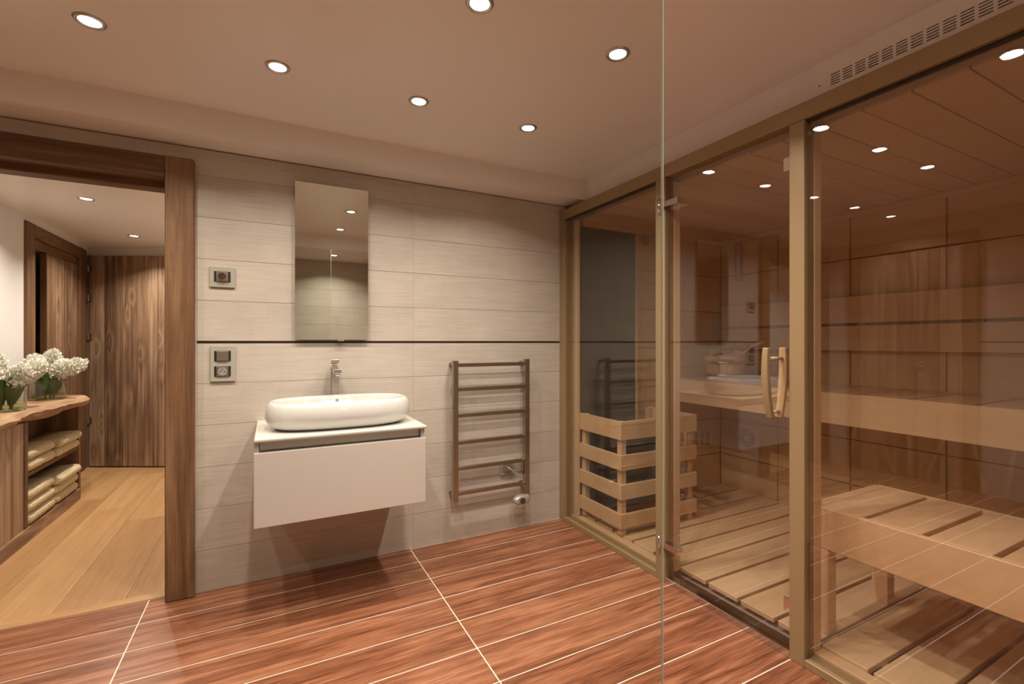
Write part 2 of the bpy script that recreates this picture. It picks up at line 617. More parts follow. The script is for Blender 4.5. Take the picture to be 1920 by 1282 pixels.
wr2 = MB()
wr2.box((XS + 0.0022, XS + 0.15), (YB - 0.1, SY0 - 0.02), (-0.05, ZC))
wall_right = struct(wr2.build('wall_right', 'wall_grout'))
tile_wall(wall_right, XS, 'Y', [-1.94, -0.72, 0.5], (YB, SY0 - 0.02), (0, ZC), -1)

# ================================================================== CEILING, SOFFIT
struct(bx('ceiling', (XL - 0.1, 1.95), (YB - 0.1, 2.80), (ZC, ZC + 0.1), 'ceil'))
sf = MB()
sf.box((XL, 1.845), (2.488, YW + 0.030), (ZS, ZC))
struct(sf.build('trim_1', 'white'))                              # bulkhead over the tiled wall
sf = MB()
sf.box((1.845, 1.95), (1.04, YW), (2.085, ZC))
struct(sf.build('trim_2', 'white'))
sf = MB()
sf.box((XL, XS), (YB, 0.335), (ZS, ZC))
struct(sf.build('ceiling_shower', 'ceil'))                      # lowered ceiling over the shower
                              # fascia above the sauna front


# ================================================================== DOWNLIGHTS
def ring_mesh():
    mb = MB()
    mb.lathe((0, 0, 0), [(0.0295, -0.001), (0.0305, -0.004), (0.036, -0.006), (0.041, -0.005), (0.0445, 0.0), (0.0445, 0.001), (0.0295, 0.001), (0.0295, -0.001)], 32, False, False)
    return mb


def lens_mesh():
    return MB().lathe((0, 0, 0), [(0.0294, 0.0), (0.0294, -0.0015), (0.020, -0.003), (0.004, -0.0035)], 28)


RING = LENS = None


def downlight(x, y, z, label, group, watts, key=None, angle=135):
    """key names a lamp that stands outside the picture (the photograph shows it in the mirror or the sauna glass)"""
    global RING, LENS
    t = thing('recessed_downlight', label, 'ceiling light', (x, y, z), 0, group)
    if RING is None:
        r = ring_mesh().build('trim_ring', 'steel', None, (0, 0, 0), True)
        l = lens_mesh().build('lens', 'lens', None, (0, 0, 0), True)
        RING, LENS = r.data, l.data
        bpy.data.objects.remove(r)
        bpy.data.objects.remove(l)
    link('trim_ring', RING, None, t, (x, y, z))
    link('lens' if key is None else key + '_lens_offscreen', LENS, None, t, (x, y, z - 0.0005))
    ld = bpy.data.lights.new('downlight_beam', 'AREA')
    ld.shape = 'DISK'
    ld.size = 0.054
    ld.energy = watts
    ld.color = LAMP_COL
    ld.spread = math.radians(angle)
    lo = bpy.data.objects.new('downlight_beam' if key is None else key + '_downlight_offscreen', ld)
    COL.objects.link(lo)
    lo.parent = t
    lo.location = (0, 0, -0.0065)
    return t


BATH = 'downlights in the bathroom ceiling'
ordn = ['first', 'second', 'third', 'fourth', 'last']
for i, xx in enumerate((-1.08, -0.527, 0.025, 0.577, 1.127)):
    downlight(xx, 1.997, ZC, 'recessed downlight in the row beside the bulkhead, %s from the left wall' % ordn[i], BATH, SPOT_W,
              'bulkhead_row' if i == 0 else None)
for xx, wh_, key in ((0.025, 'farthest from the sauna', 'middle_row'), (0.579, 'between its two neighbours', None), (1.129, 'next to the sauna', None)):
    downlight(xx, 1.333, ZC, 'recessed downlight in the middle ceiling row, %s' % wh_, BATH, SPOT_W, key)
for xx, wh_, key in ((0.579, 'away from the sauna', 'screen_row'), (1.129, 'next to the sauna', 'sauna_side')):
    downlight(xx, 0.667, ZC, 'recessed downlight in the row beside the shower screen, %s' % wh_, BATH, SPOT_W, key)
downlight(0.606, -0.03, ZS, 'recessed downlight close to the shower wall, seen in the mirror', 'downlights over the shower', SPOT_W, 'shower')

# ================================================================== HALLWAY
fh = struct(bx('floor_hall', (HX - 0.9, 0.45), (2.70, 6.8), (-0.06, -0.003), 'subfloor'))
bx('plank', (DX0, DX1 + 0.02), (2.7005, 2.757), (-0.003, 0.002), 'oak_x', fh)
px = [-1.64, -1.375, -1.115, -0.855, -0.60, -0.34, -0.08, 0.18, 0.44]
for i, (a, b) in enumerate(zip(px, px[1:])):
    cuts = [2.7585, 3.62 + 0.55 * ((i * 3) % 4) * 0.6, 5.05 + 0.4 * ((i * 5) % 3) * 0.6, 6.75]
    for c0, c1 in zip(cuts, cuts[1:]):
        bx('plank', (a + 0.0007, b - 0.0007), (c0 + 0.0007, c1 - 0.0007), (-0.003, 0.001), 'oak_y', fh)
struct(bx('ceiling_hall', (HX - 0.1, 0.45), (2.80, 6.8), (HZ, HZ + 0.1), 'ceil'))
# left wall of the hall with a framed opening
OY0, OY1, OZ = 4.68, 5.62, 1.99
wh = MB()
wh.box((HX - 0.10, HX), (2.80, OY0), (-0.05, HZ))
wh.box((HX - 0.10, HX), (OY1, 5.90), (-0.05, HZ))
wh.box((HX - 0.10, HX), (OY0, OY1), (OZ, HZ))
struct(wh.build('wall_hall_left', 'hallwhite'))
struct(bx('wall_hall_right', (0.36, 0.46), (2.80, 6.8), (-0.05, HZ), 'hallwhite'))
# far wall, set at an angle
we = thing('wall_hall_end', None, None, (-1.56, 5.875, 0), -YAW)
struct(we)
bx('plaster', (0.0, 2.17), (0.0, 0.1), (-0.05, HZ), 'hallwhite', we)

trf = MB()
fr = thing('door_frame', 'old brown timber frame around the opening beside the console', 'door frame', (HX, 5.2, 0))
bx('post', (HX - 0.10, HX + 0.015), (4.548, 4.692), (0, 2.072), 'old_v', fr, 0.006)
bx('post', (HX - 0.10, HX + 0.015), (5.605, 5.738), (0, 2.072), 'old_v', fr, 0.006)
bx('shade_strip', (HX - 0.10, HX + 0.004), (5.739, 5.813), (0, 2.072), 'old_v', fr)  # added timber strip, stands in for the side shadow next to the post
bx('lintel', (HX - 0.10, HX + 0.012), (4.692, 5.605), (1.975, 2.072), 'old_y', fr, 0.006)
bx('stop_rail', (HX - 0.10, HX - 0.012), (4.692, 5.605), (1.905, 1.975), 'old_y', fr, 0.004)
# wooden leaf standing in that opening
t = thing('plank_door', 'dark weathered plank door set inside the timber frame beside the console', 'door', (HX - 0.03, 5.3, 0))
for i in range(4):
    y0 = 4.985 + i * 0.1545
    bx('plank', (HX - 0.034, HX - 0.006), (y0 + 0.001, y0 + 0.1535), (0.01, 1.90), 'barn_v', t, 0.002)
bx('edge_board', (HX - 0.046, HX - 0.002), (4.945, 4.985), (0.01, 1.90), 'oak_v', t, 0.003)
# the room behind the gap
struct(bx('wall_side_room', (-2.60, -2.50), (3.8, 8.6), (-0.05, HZ), 'hallwhite'))
struct(bx('ceiling_side_room', (-2.6, HX - 0.10), (3.8, 8.6), (HZ, HZ + 0.08), 'ceil'))
t = thing('wall_cupboard', 'dark timber cupboard front glimpsed through the gap in the timber frame', 'cupboard', (-2.42, 7.3, 1.3))
for i in range(6):
    bx('board', (-2.499, -2.40), (6.4 + i * 0.30, 6.698 + i * 0.30), (1.315, 2.10), 'barn_v', t, 0.003)

# angled barn-board door leaf at the end of the hall
t = thing('barn_door', 'weathered barn-board door with knots closing the end of the hallway', 'door', (-1.548, 5.815, 0), -YAW)
bw = [0.145, 0.17, 0.155, 0.185, 0.16, 0.15]
x = 0.012
for i, w_ in enumerate(bw):
    bx('board', (x + 0.0012, x + w_ - 0.0012), (-0.004 * (i % 2), 0.032), (0.012, 2.022), 'barn_v', t, 0.003)
    x += w_
bx('dark_gap_strip', (-0.008, 0.0105), (0.004, 0.036), (0.002, 2.03), 'old_v', t)  # added strip covering lit plaster so the gap by the hinges stays dark
for z in (0.45, 1.25, 1.62, 1.90):
    mb = MB()
    mb.tube([(0.005, -0.006, z - 0.032), (0.005, -0.006, z + 0.032)], 0.005, 8)
    mb.box((0.004, 0.040), (-0.006, 0.0), (z - 0.03, z + 0.03))
    mb.build('hinge', 'steel', t, (0, 0, 0))

for yy, wh_ in ((3.875, 'above the console'), (5.04, 'near the barn-board door')):
    downlight(-1.04, yy, HZ, 'recessed downlight in the hallway ceiling %s' % wh_, 'downlights in the hallway ceiling', HALL_W)

# doorway frame in the bathroom wall
fr = thing('door_frame', 'heavy brown timber frame of the doorway beside the tiled wall', 'door frame', (-0.86, 2.70, 0))
bx('post', (-0.431, -0.318), (2.628, 2.81), (0, 2.058), 'old_v', fr, 0.005)
bx('post', (DX0 - 0.06, DX0 + 0.05), (2.628, 2.81), (0, 2.058), 'old_v', fr, 0.005)
bx('lintel', (DX0 + 0.05, -0.431), (2.634, 2.72), (1.958, 2.058), 'old_x', fr, 0.004)
bx('inner_lintel', (DX0 + 0.05, -0.431), (2.722, 2.81), (1.928, 2.04), 'old_x', fr, 0.004)

# wooden door in the left bathroom wall (seen mirrored in the sauna glass)
fr = thing('side_door', 'dark timber door with steel lever handle in the left bathroom wall', 'door', (XL, 2.0, 0))
for i in range(5):
    y0 = LD0 + 0.10 + i * 0.148
    bx('plank', (XL + 0.0005, XL + 0.012), (y0 + 0.001, y0 + 0.147), (0.01, 2.0), 'barn_v', fr, 0.002)
bx('post', (XL + 0.0005, XL + 0.035), (LD0, LD0 + 0.098), (0, LDZ), 'old_v', fr, 0.004)
bx('post', (XL + 0.0005, XL + 0.035), (LD1 - 0.098, LD1), (0, LDZ), 'old_v', fr, 0.004)
bx('lintel', (XL + 0.0005, XL + 0.035), (LD0 + 0.098, LD1 - 0.098), (2.002, LDZ), 'old_y', fr, 0.004)
mb = MB()
mb.tube([(XL + 0.012, 1.93, 1.01), (XL + 0.06, 1.93, 1.01), (XL + 0.062, 1.95, 1.01), (XL + 0.062, 2.05, 1.01)], 0.009, 10)
hd = mb.build('lever_handle', 'chrome', fr, None, True)
mb = MB()
for z in (1.01, 0.92):
    mb.loft([[(XL + xx, 1.93 + 0.026 * math.cos(a * PI / 10), z + 0.026 * math.sin(a * PI / 10)) for a in range(20)] for xx in (0.012, 0.018)])
mb.build('escutcheon', 'chrome', fr)

# ------------------------------------------------------------------ console with towels and flowers
CX = -1.297
t = thing('console_shelf', 'rustic reclaimed-wood console with live-edge top and open towel shelves', 'console', (-1.43, 3.9, 0))
for i in range(5):
    y0 = 2.98 + i * 0.160
    bx('front_board', (CX - 0.025, CX + 0.003 * (i % 2)), (y0 + 0.001, y0 + 0.159), (0.06, 0.722), 'barn_v', t, 0.003)
bx('divider', (HX + 0.037, CX + 0.004), (3.782, 3.825), (0.06, 0.722), 'old_v', t, 0.003)
bx('side_panel', (HX + 0.037, CX), (4.675, 4.715), (0.0, 0.722), 'old_v', t, 0.003)
bx('plinth', (HX + 0.037, CX + 0.009), (2.98, 4.674), (0.0, 0.085), 'barn_y', t, 0.003)
bx('shelf', (HX + 0.037, CX - 0.005), (3.826, 4.674), (0.382, 0.407), 'old_y', t, 0.002)
for i in range(6):
    y0 = 3.826 + i * 0.1413
    bx('back_board', (HX + 0.0375, HX + 0.052), (y0 + 0.001, y0 + 0.1403), (0.086, 0.722), 'old_v', t, 0.002)
# live-edge slab
mb = MB()
loops = []
rs = random.Random(3)
N = 34
for i in range(N + 1):
    f = i / N
    yy = 2.93 + f * (4.77 - 2.93)
    wob = 0.022 * math.sin(f * 9.0 + 0.6) + 0.010 * math.sin(f * 23.0) + rs.uniform(-0.004, 0.004)
    xo = CX + 0.055 + wob
    if f > 0.95:
        xo -= 0.05 * ((f - 0.95) / 0.05) ** 2
    zt = 0.790 + 0.003 * math.sin(f * 13)
    zb = 0.716 + 0.008 * math.sin(f * 17 + 1)
    loops.append([(HX + 0.037, yy, 0.722), (HX + 0.037, yy, 0.790), (xo - 0.060, yy, 0.790), (xo - 0.022, yy, zt - 0.002), (xo, yy, zt - 0.022 + rs.uniform(-.004, .004)),
                  (xo - 0.006 + rs.uniform(-.004, .004), yy, (zt + zb) / 2 - 0.008), (xo - 0.028, yy, zb + 0.008), (xo - 0.048, yy, 0.722)])
mb.loft(loops)
mb.build('live_edge_top', 'live_edge', t)


def towel(xf, yc, z0, w_, d_, th, label, rot=0.0):
    """folded towel with its rounded fold towards the room"""
    rr = random.Random(int(yc * 1000) + int(z0 * 1000))
    mb = MB()
    loops = []
    n = 14
    for i in range(n + 1):
        f = i / n
        yy = yc - w_ / 2 + w_ * f
        e = min(f, 1 - f)
        sq = 1.0 - 0.22 * max(0, 1 - e / 0.10) ** 2
        h = th * sq * (1 + rr.uniform(-0.03, 0.03))
        xfr = xf - 0.012 * max(0, 1 - e / 0.08) ** 2 + rr.uniform(-0.002, 0.002)
        zc = z0 + th / 2
        sec = []
        for k in range(9):
            a = -PI / 2 + PI * k / 8
            sec.append((xfr - h / 2 + h / 2 * math.cos(a) * 1.15, yy, zc + h / 2 * math.sin(a)))
        xb = xf - d_
        sec += [(xb + (xfr - xb) * 0.5, yy, zc + h / 2 * 1.0), (xb, yy, zc + h / 2 * 0.96), (xb, yy, zc - h / 2 * 0.96), (xb + (xfr - xb) * 0.5, yy, zc - h / 2)]
        loops.append(sec)
    mb.loft(loops)
    o = mb.build('folded_towel', 'towel', None, (xf - d_ / 2, yc, z0), True)
    return tag(o, label, 'towel', 'cream towels on the console shelves')


pos = ['bottom', 'middle', 'top']
for k in range(2):
    towel(CX + 0.006 - 0.004 * k, 4.035, 0.408 + k * 0.067, 0.40, 0.195, 0.066,
          'cream waffle towel on the upper shelf beside the divider, %s of its pair' % ('lower' if k == 0 else 'upper'))
    towel(CX + 0.012 + 0.012 * k, 4.455, 0.408 + k * 0.064, 0.40, 0.195, 0.063,
          'cream waffle towel on the upper shelf by the end panel, %s of its pair' % ('lower' if k == 0 else 'upper'))
for k in range(3):
    towel(CX + 0.006 - 0.003 * k, 4.035, 0.086 + k * 0.071, 0.40, 0.195, 0.070,
          'cream waffle towel on the bottom shelf beside the divider, %s of its stack' % pos[k])
    towel(CX + (0.004, 0.006, 0.024)[k], 4.455, 0.086 + k * 0.066, 0.40, 0.195, 0.065,
          'cream waffle towel on the bottom shelf by the end panel, %s of its stack' % pos[k])


def floret_cluster(c, axis, length, rad, n, rr):
    mb = MB()
    axis = Vector(axis).normalized()
    a0 = axis.orthogonal().normalized()
    b0 = axis.cross(a0)
    for i in range(n):
        f = (i + 0.5) / n
        ang = i * 2.39996
        prof = math.sin(PI * (0.10 + 0.82 * f)) ** 0.6
        out = (a0 * math.cos(ang) + b0 * math.sin(ang))
        dirv = (out + axis * (f - 0.35) * 1.3).normalized()
        p = Vector(c) + axis * (f - 0.5) * length + out * rad * prof * 0.62
        tip = p + dirv * rad * rr.uniform(0.25, 0.75)
        u = dirv.orthogonal().normalized()
        v = dirv.cross(u)
        s = rad * rr.uniform(0.50, 0.72)
        ph = rr.uniform(0, 1)
        n0 = len(mb.v)
        mb.v.append(tuple(p))
        for k in range(6):
            an = ph + k * PI / 3
            r_ = u * math.cos(an) + v * math.sin(an)
            r2 = u * math.cos(an + 0.34) + v * math.sin(an + 0.34)
            r1 = u * math.cos(an - 0.34) + v * math.sin(an - 0.34)
            m = len(mb.v)
            mb.v += [tuple(tip + r1 * s * 0.45), tuple(tip + r_ * s - dirv * s * 0.25), tuple(tip + r2 * s * 0.45)]
            mb.f += [(n0, m, m + 1), (n0, m + 1, m + 2)]
    return mb


def leaf_strip(mb, pts, w_):
    pts = [Vector(p) for p in pts]
    n0 = len(mb.v)
    for i, p in enumerate(pts):
        d = (pts[min(i + 1, len(pts) - 1)] - pts[max(0, i - 1)]).normalized()
        sd = d.cross(Vector((0.6, -0.8, 0.1))).normalized()
        nm = d.cross(sd).normalized()
        ww = w_ * math.sin(PI * (0.15 + 0.83 * i / (len(pts) - 1))) + 0.001
        mb.v += [tuple(p - sd * ww), tuple(p + nm * ww * 0.3), tuple(p + sd * ww), tuple(p - nm * ww * 0.1)]
    for i in range(len(pts) - 1):
        a = n0 + 4 * i
        for j in range(4):
            k = (j + 1) % 4
            mb.f.append((a + j, a + k, a + 4 + k, a + 4 + j))


def vase(cx, cy, label, seed, heads, which):
    z0 = 0.7905
    r, hgt = 0.092, 0.140
    t = thing('flower_vase', label, 'vase', (cx, cy, z0), 0, 'glass vases on the console')
    MB().lathe((cx, cy, z0), [(r - 0.004, 0.0), (r, 0.004), (r, hgt), (r - 0.003, hgt), (r - 0.0035, 0.010), (r - 0.02, 0.008)], 28).build('glass_body', 'vase_glass', t, None, True)
    MB().lathe((cx, cy, z0), [(r - 0.0045, 0.011), (r - 0.0045, 0.045)], 28).build('water', 'water', t, None, True)
    rr = random.Random(seed)
    for i, (dx, dy, dz, L, R) in enumerate(heads):
        ha = math.atan2(dy, dx)
        base = Vector((cx + 0.030 * math.cos(ha), cy + 0.030 * math.sin(ha), z0 + 0.012))
        c = Vector((cx + dx, cy + dy, z0 + dz))
        mid = Vector((cx + 0.048 * math.cos(ha), cy + 0.048 * math.sin(ha), z0 + 0.145))
        ax = (c - mid).normalized()
        h = thing('hyacinth', which[i], 'flower', tuple(base), 0, 'white hyacinths in the vases')
        MB().tube([base, (base + mid) / 2 + Vector((0, 0, 0.01)), mid, c + ax * L * 0.4], [0.006, 0.006, 0.0055, 0.004], 8).build('stem', 'stem', h, None, True)
        fb = floret_cluster(c, ax, L, R, 38, rr).build('bloom', 'petal', h)
        lb = MB()
        for q in range(3):
            a = ha + (q - 1) * 0.42
            p0 = base + Vector((0, 0, 0.02))
            p1 = Vector((cx + 0.062 * math.cos(a), cy + 0.062 * math.sin(a), z0 + 0.135))
            p2 = p1 + Vector((0.04 * math.cos(a), 0.04 * math.sin(a), rr.uniform(0.03, 0.08)))
            lb = MB()
            leaf_strip(lb, [p0, (p0 + p1) / 2, p1, (p1 + p2) / 2 + Vector((0, 0, 0.01)), p2], 0.021)
            lb.build('leaf', 'leaf', h, None, True)


vase(-1.405, 3.86, 'clear round glass vase of white hyacinths in the middle of the console', 5,
     [(-0.03, -0.135, 0.235, 0.105, 0.048), (0.072, -0.040, 0.215, 0.105, 0.049), (0.085, 0.105, 0.235, 0.11, 0.049), (-0.055, 0.02, 0.285, 0.10, 0.046)],
     ['white hyacinth in the middle vase leaning away from the end vase', 'white hyacinth in the middle vase drooping over the rim towards the doorway',
      'white hyacinth in the middle vase leaning towards the end vase', 'white hyacinth in the middle vase standing tallest at the wall side'])
vase(-1.405, 4.47, 'clear round glass vase of white hyacinths near the end of the console', 9,
     [(-0.03, -0.115, 0.255, 0.105, 0.048), (0.080, -0.030, 0.215, 0.105, 0.049), (0.115, 0.110, 0.230, 0.105, 0.046), (-0.005, 0.075, 0.285, 0.10, 0.047)],
     ['white hyacinth in the end vase leaning towards the middle vase', 'white hyacinth in the end vase hanging low over the rim',
      'white hyacinth in the end vase leaning towards the barn-board door', 'white hyacinth in the end vase standing tallest'])

# ================================================================== SHOWER SCREEN, RAIN HEAD
t = thing('shower_screen', 'large frameless clear glass shower screen with polished upright edge', 'shower screen', (-0.4, 0.511, 0))
bx('glass_panel', (XL, 0.5165), (0.509, 0.513), (0.0, 2.085), 'screen_glass', t)
bx('polished_edge', (0.5165, 0.518), (0.509, 0.513), (0.0, 2.085), 'edge', t)
bx('wall_channel', (XL, XL + 0.018), (0.501, 0.521), (0.0, 2.085), 'chrome', t, 0.001)
t = thing('rain_shower', 'flat steel rain shower head on a wall arm above the shower', 'shower head', (1.15, YB, 2.06))
MB().tube([(1.15, YB, 2.085), (1.15, YB + 0.28, 2.085), (1.15, YB + 0.30, 2.072)], 0.011, 10).build('arm', 'steel', t, None, True)
bx('head', (0.98, 1.32), (YB + 0.14, YB + 0.46), (2.058, 2.068), 'steel', t, 0.002)

# ================================================================== VANITY
t = thing('vanity_cabinet', 'white wall-hung vanity cabinet with glossy drawer and glass top', 'vanity', (0.30, 2.40, 0.44))
VX0, VX1, VY0 = -0.060, 0.652, 2.138
wf = YW - 0.0005
bx('drawer_front', (VX0, VX1), (VY0, VY0 + 0.020), (0.446, 0.750), 'lacquer', t, 0.002)
mb = MB()
mb.box((VX0 + 0.001, VX0 + 0.019), (VY0 + 0.021, wf), (0.446, 0.792))
mb.box((VX1 - 0.019, VX1 - 0.001), (VY0 + 0.021, wf), (0.446, 0.792))
mb.box((VX0 + 0.019, VX1 - 0.019), (VY0 + 0.075, wf), (0.446, 0.470))
mb.box((VX0 + 0.019, VX1 - 0.019), (VY0 + 0.075, VY0 + 0.090), (0.47, 0.792))
mb.box((VX0 + 0.019, VX1 - 0.019), (2.63, wf), (0.47, 0.792))
mb.build('body', 'lacquer', t)
bx('grip_profile', (VX0 + 0.020, VX1 - 0.020), (VY0 + 0.040, VY0 + 0.0745), (0.735, 0.791), 'steel', t, 0.001)
ct = bx('counter_top', (VX0 + 0.002, VX1 + 0.004), (VY0 - 0.004, wf), (0.7965, 0.8050), 'counter', t, 0.001)
bx('glass_edge', (VX0 + 0.002, VX1 + 0.004), (VY0 - 0.003, wf), (0.7925, 0.7963), 'counter_edge', ct)


def superloop(cx, cy, z, a, b, e=2.7, n=64):
    pts = []
    for i in range(n):
        th = 2 * PI * i / n
        c, s = math.cos(th), math.sin(th)
        pts.append((cx + a * math.copysign(abs(c) ** (2 / e), c), cy + b * math.copysign(abs(s) ** (2 / e), s), z))
    return pts


t = thing('wash_basin', 'white oval ceramic vessel basin resting on the vanity top', 'basin', (0.302, 2.372, 0.805))
A, B = 0.326, 0.192
prof = [(0.075, 0.0), (0.045, 0.004), (0.020, 0.018), (0.005, 0.040), (0.0, 0.060), (0.003, 0.085), (0.009, 0.106), (0.017, 0.119), (0.026, 0.124),
        (0.034, 0.121), (0.040, 0.108), (0.047, 0.080), (0.062, 0.055), (0.090, 0.040), (0.140, 0.034)]
loops = [superloop(0.302, 2.372, 0.8055 + z, A - d, B - d) for d, z in prof]
MB().loft(loops).build('bowl', 'ceramic', t, None, True)
MB().lathe((0.302, 2.375, 0.8405), [(0.032, 0.0), (0.032, 0.003), (0.024, 0.005)], 24).build('drain', 'chrome', t, None, True)
mb = MB()
mb.loft([[(0.302 + 0.009 * math.cos(k * PI / 8), 2.521 - dy, 0.902 + 0.009 * math.sin(k * PI / 8)) for k in range(16)] for dy in (0.0, 0.004)])
mb.build('overflow_ring', 'chrome', t)

t = thing('basin_mixer', 'tall square chrome mixer tap standing behind the basin', 'tap', (0.30, 2.606, 0.805))
bx('column', (0.281, 0.319), (2.586, 2.624), (0.8055, 1.068), 'steel', t, 0.002)
bx('spout', (0.284, 0.316), (2.462, 2.586), (1.043, 1.063), 'steel', t, 0.002)
MB().lathe((0.30, 2.478, 1.030), [(0.011, 0.0), (0.011, 0.013)], 16).build('aerator', 'chrome', t, None, True)
bx('cartridge', (0.287, 0.313), (2.592, 2.618), (1.068, 1.082), 'chrome', t, 0.002)
mb = MB()
mb.loft([[(0.283, 2.622, 1.083), (0.317, 2.622, 1.083), (0.317, 2.622, 1.099), (0.283, 2.622, 1.099)],
         [(0.283, 2.56, 1.094), (0.317, 2.56, 1.094), (0.317, 2.56, 1.109), (0.283, 2.56, 1.109)]])
mb.build('lever', 'steel', t, None, False, 0.002)

# mirror
t = thing('wall_mirror', 'tall frameless rectangular mirror on the tiled wall above the basin', 'mirror', (0.297, YW, 1.62))
bx('mirror_glass', (0.112, 0.478), (2.6375, 2.6415), (1.212, 2.030), 'mirror', t)
bx('backing', (0.1135, 0.4765), (2.642, 2.646), (1.2135, 2.0285), 'mirror_edge', t)
for xx in (0.16, 0.43):
    for zz in (1.26, 1.98):
        bx('mount', (xx - 0.02, xx + 0.02), (2.646, wf), (zz - 0.02, zz + 0.02), 'steel', t)
mb = MB()
mb.box((0.319, 0.350), (2.628, 2.646), (1.205, 1.2115))
mb.build('clip', 'chrome', t)


# ------------------------------------------------------------------ switches
def yplate(t, x0, x1, z0, z1):
    bx('plate', (x0, x1), (YW - 0.011, wf), (z0, z1), 'plate', t, 0.002)


def insert(t, xc, zc):
    bx('surround', (xc - 0.034, xc + 0.034), (YW - 0.014, YW - 0.0112), (zc - 0.025, zc + 0.025), 'black', t, 0.001)
    return bx('insert', (xc - 0.025, xc + 0.025), (YW - 0.0175, YW - 0.0142), (zc - 0.0235, zc + 0.0235), 'steel', t, 0.001)


def ydisc(xc, zc, r, y0, y1, seg=20):
    return MB().loft([[(xc + r * math.cos(2 * PI * k / seg), yy, zc + r * math.sin(2 * PI * k / seg)) for k in range(seg)] for yy in (y1, y0)])


t = thing('dimmer_switch', 'single grey glass dimmer plate with round chrome knob on the tiled wall', 'switch', (-0.207, YW, 1.515))
yplate(t, -0.260, -0.154, 1.465, 1.565)
ins = insert(t, -0.207, 1.517)
ydisc(-0.207, 1.517, 0.017, YW - 0.034, YW - 0.0176).build('knob', 'chrome', t, None, True)
t = thing('switch_socket', 'double grey glass plate with rocker switch over a power socket', 'socket', (-0.204, YW, 1.095))
yplate(t, -0.257, -0.152, 1.008, 1.182)
ins = insert(t, -0.206, 1.132)
bx('rocker', (-0.230, -0.182), (YW - 0.020, YW - 0.0176), (1.110, 1.154), 'steel', ins, 0.001)
ins = insert(t, -0.206, 1.058)
rc = ydisc(-0.206, 1.058, 0.0195, YW - 0.0182, YW - 0.0176).build('recess', 'silver_plastic', ins)
for dx in (-0.0095, 0.0095):             # pin holes sunk through the socket face
    for o in (rc, ins):
        cut(o, ydisc(-0.206 + dx, 1.056, 0.0028, YW - 0.030, YW - 0.0130, 12))
ydisc(-0.206, 1.070, 0.0024, YW - 0.026, YW - 0.0183, 10).build('earth_pin', 'chrome', ins)

# ------------------------------------------------------------------ heated towel rail
t = thing('towel_radiator', 'electric steel ladder towel radiator with six bars on the tiled wall', 'towel rail', (1.2, 2.60, 0.25))
bx('upright', (0.948, 0.980), (2.566, 2.598), (0.262, 1.090), 'rail', t, 0.002)
bx('upright', (1.428, 1.460), (2.566, 2.598), (0.235, 1.092), 'rail', t, 0.002)
for z in (1.063, 0.920, 0.765, 0.605, 0.452, 0.305):
    bx('bar', (0.980, 1.428), (2.574, 2.592), (z - 0.011, z + 0.011), 'rail', t, 0.002)
for xx in (0.964, 1.444):
    for z in (1.068, 0.290):
        MB().tube([(xx, 2.598, z), (xx, wf, z)], 0.011, 12).build('wall_mount', 'rail', t, None, True)
# thermostat under the right upright
th = MB()
loops = []
for yy, s in ((2.598, 0.85), (2.588, 1.0), (2.566, 1.0), (2.556, 0.86), (2.552, 0.62)):
    loops.append([(1.405 + 0.058 * s * math.cos(2 * PI * k / 28), yy, 0.208 + 0.030 * s * math.sin(2 * PI * k / 28)) for k in range(28)])
th.loft(loops)
ths = th.build('thermostat', 'silver_plastic', t, (1.405, 2.575, 0.208), True)
ydisc(1.400, 0.207, 0.018, 2.543, 2.5518).build('dial', 'dial', ths, None, True)
for dx in (-0.034, 0.034):
    for dz in (-0.007, 0.007):
        ydisc(1.402 + dx, 0.208 + dz, 0.004, 2.553, 2.556, 10).build('button', 'ceramic', ths)
MB().tube([(1.444, 2.582, 0.200), (1.444, 2.582, 0.240)], 0.017, 12).build('connector', 'silver_plastic', t, None, True)
MB().tube([(1.335, 2.640, 0.406), (1.338, 2.62, 0.404), (1.372, 2.606, 0.378), (1.405, 2.600, 0.352), (1.442, 2.603, 0.335), (1.456, 2.606, 0.30), (1.450, 2.604, 0.24),
           (1.425, 2.602, 0.212)], 0.0045, 8).build('power_cable', 'silver_plastic', t, None, True)
MB().tube([(1.395, 2.585, 0.18), (1.392, 2.600, 0.16), (1.390, 2.625, 0.14)], 0.003, 8).build('lead', 'silver_plastic', t, None, True)
t = thing('cable_outlet', 'small grey cable outlet plate behind the towel radiator', 'outlet', (1.343, YW, 0.40))
bx('plate', (1.293, 1.393), (YW - 0.010, wf), (0.352, 0.448), 'plate', t, 0.002)
bx('outlet_block', (1.315, 1.371), (YW - 0.024, YW - 0.0102), (0.376, 0.432), 'steel', t, 0.002)

# ================================================================== SAUNA SHELL
GX = 1.770


def panel_grid(parent, fixed, axis, e_a, e_z, depth, mat):
    g = 0.0035
    for a0, a1 in zip(e_a, e_a[1:]):
        for z0, z1 in zip(e_z, e_z[1:]):
            f = sorted((fixed, fixed + depth))
            if axis == 'Y':
                bx('panel', f, (a0 + g, a1 - g), (z0 + g, z1 - g), mat, parent, 0.0015)
            else:
                bx('panel', (a0 + g, a1 - g), f, (z0 + g, z1 - g), mat, parent, 0.0015)


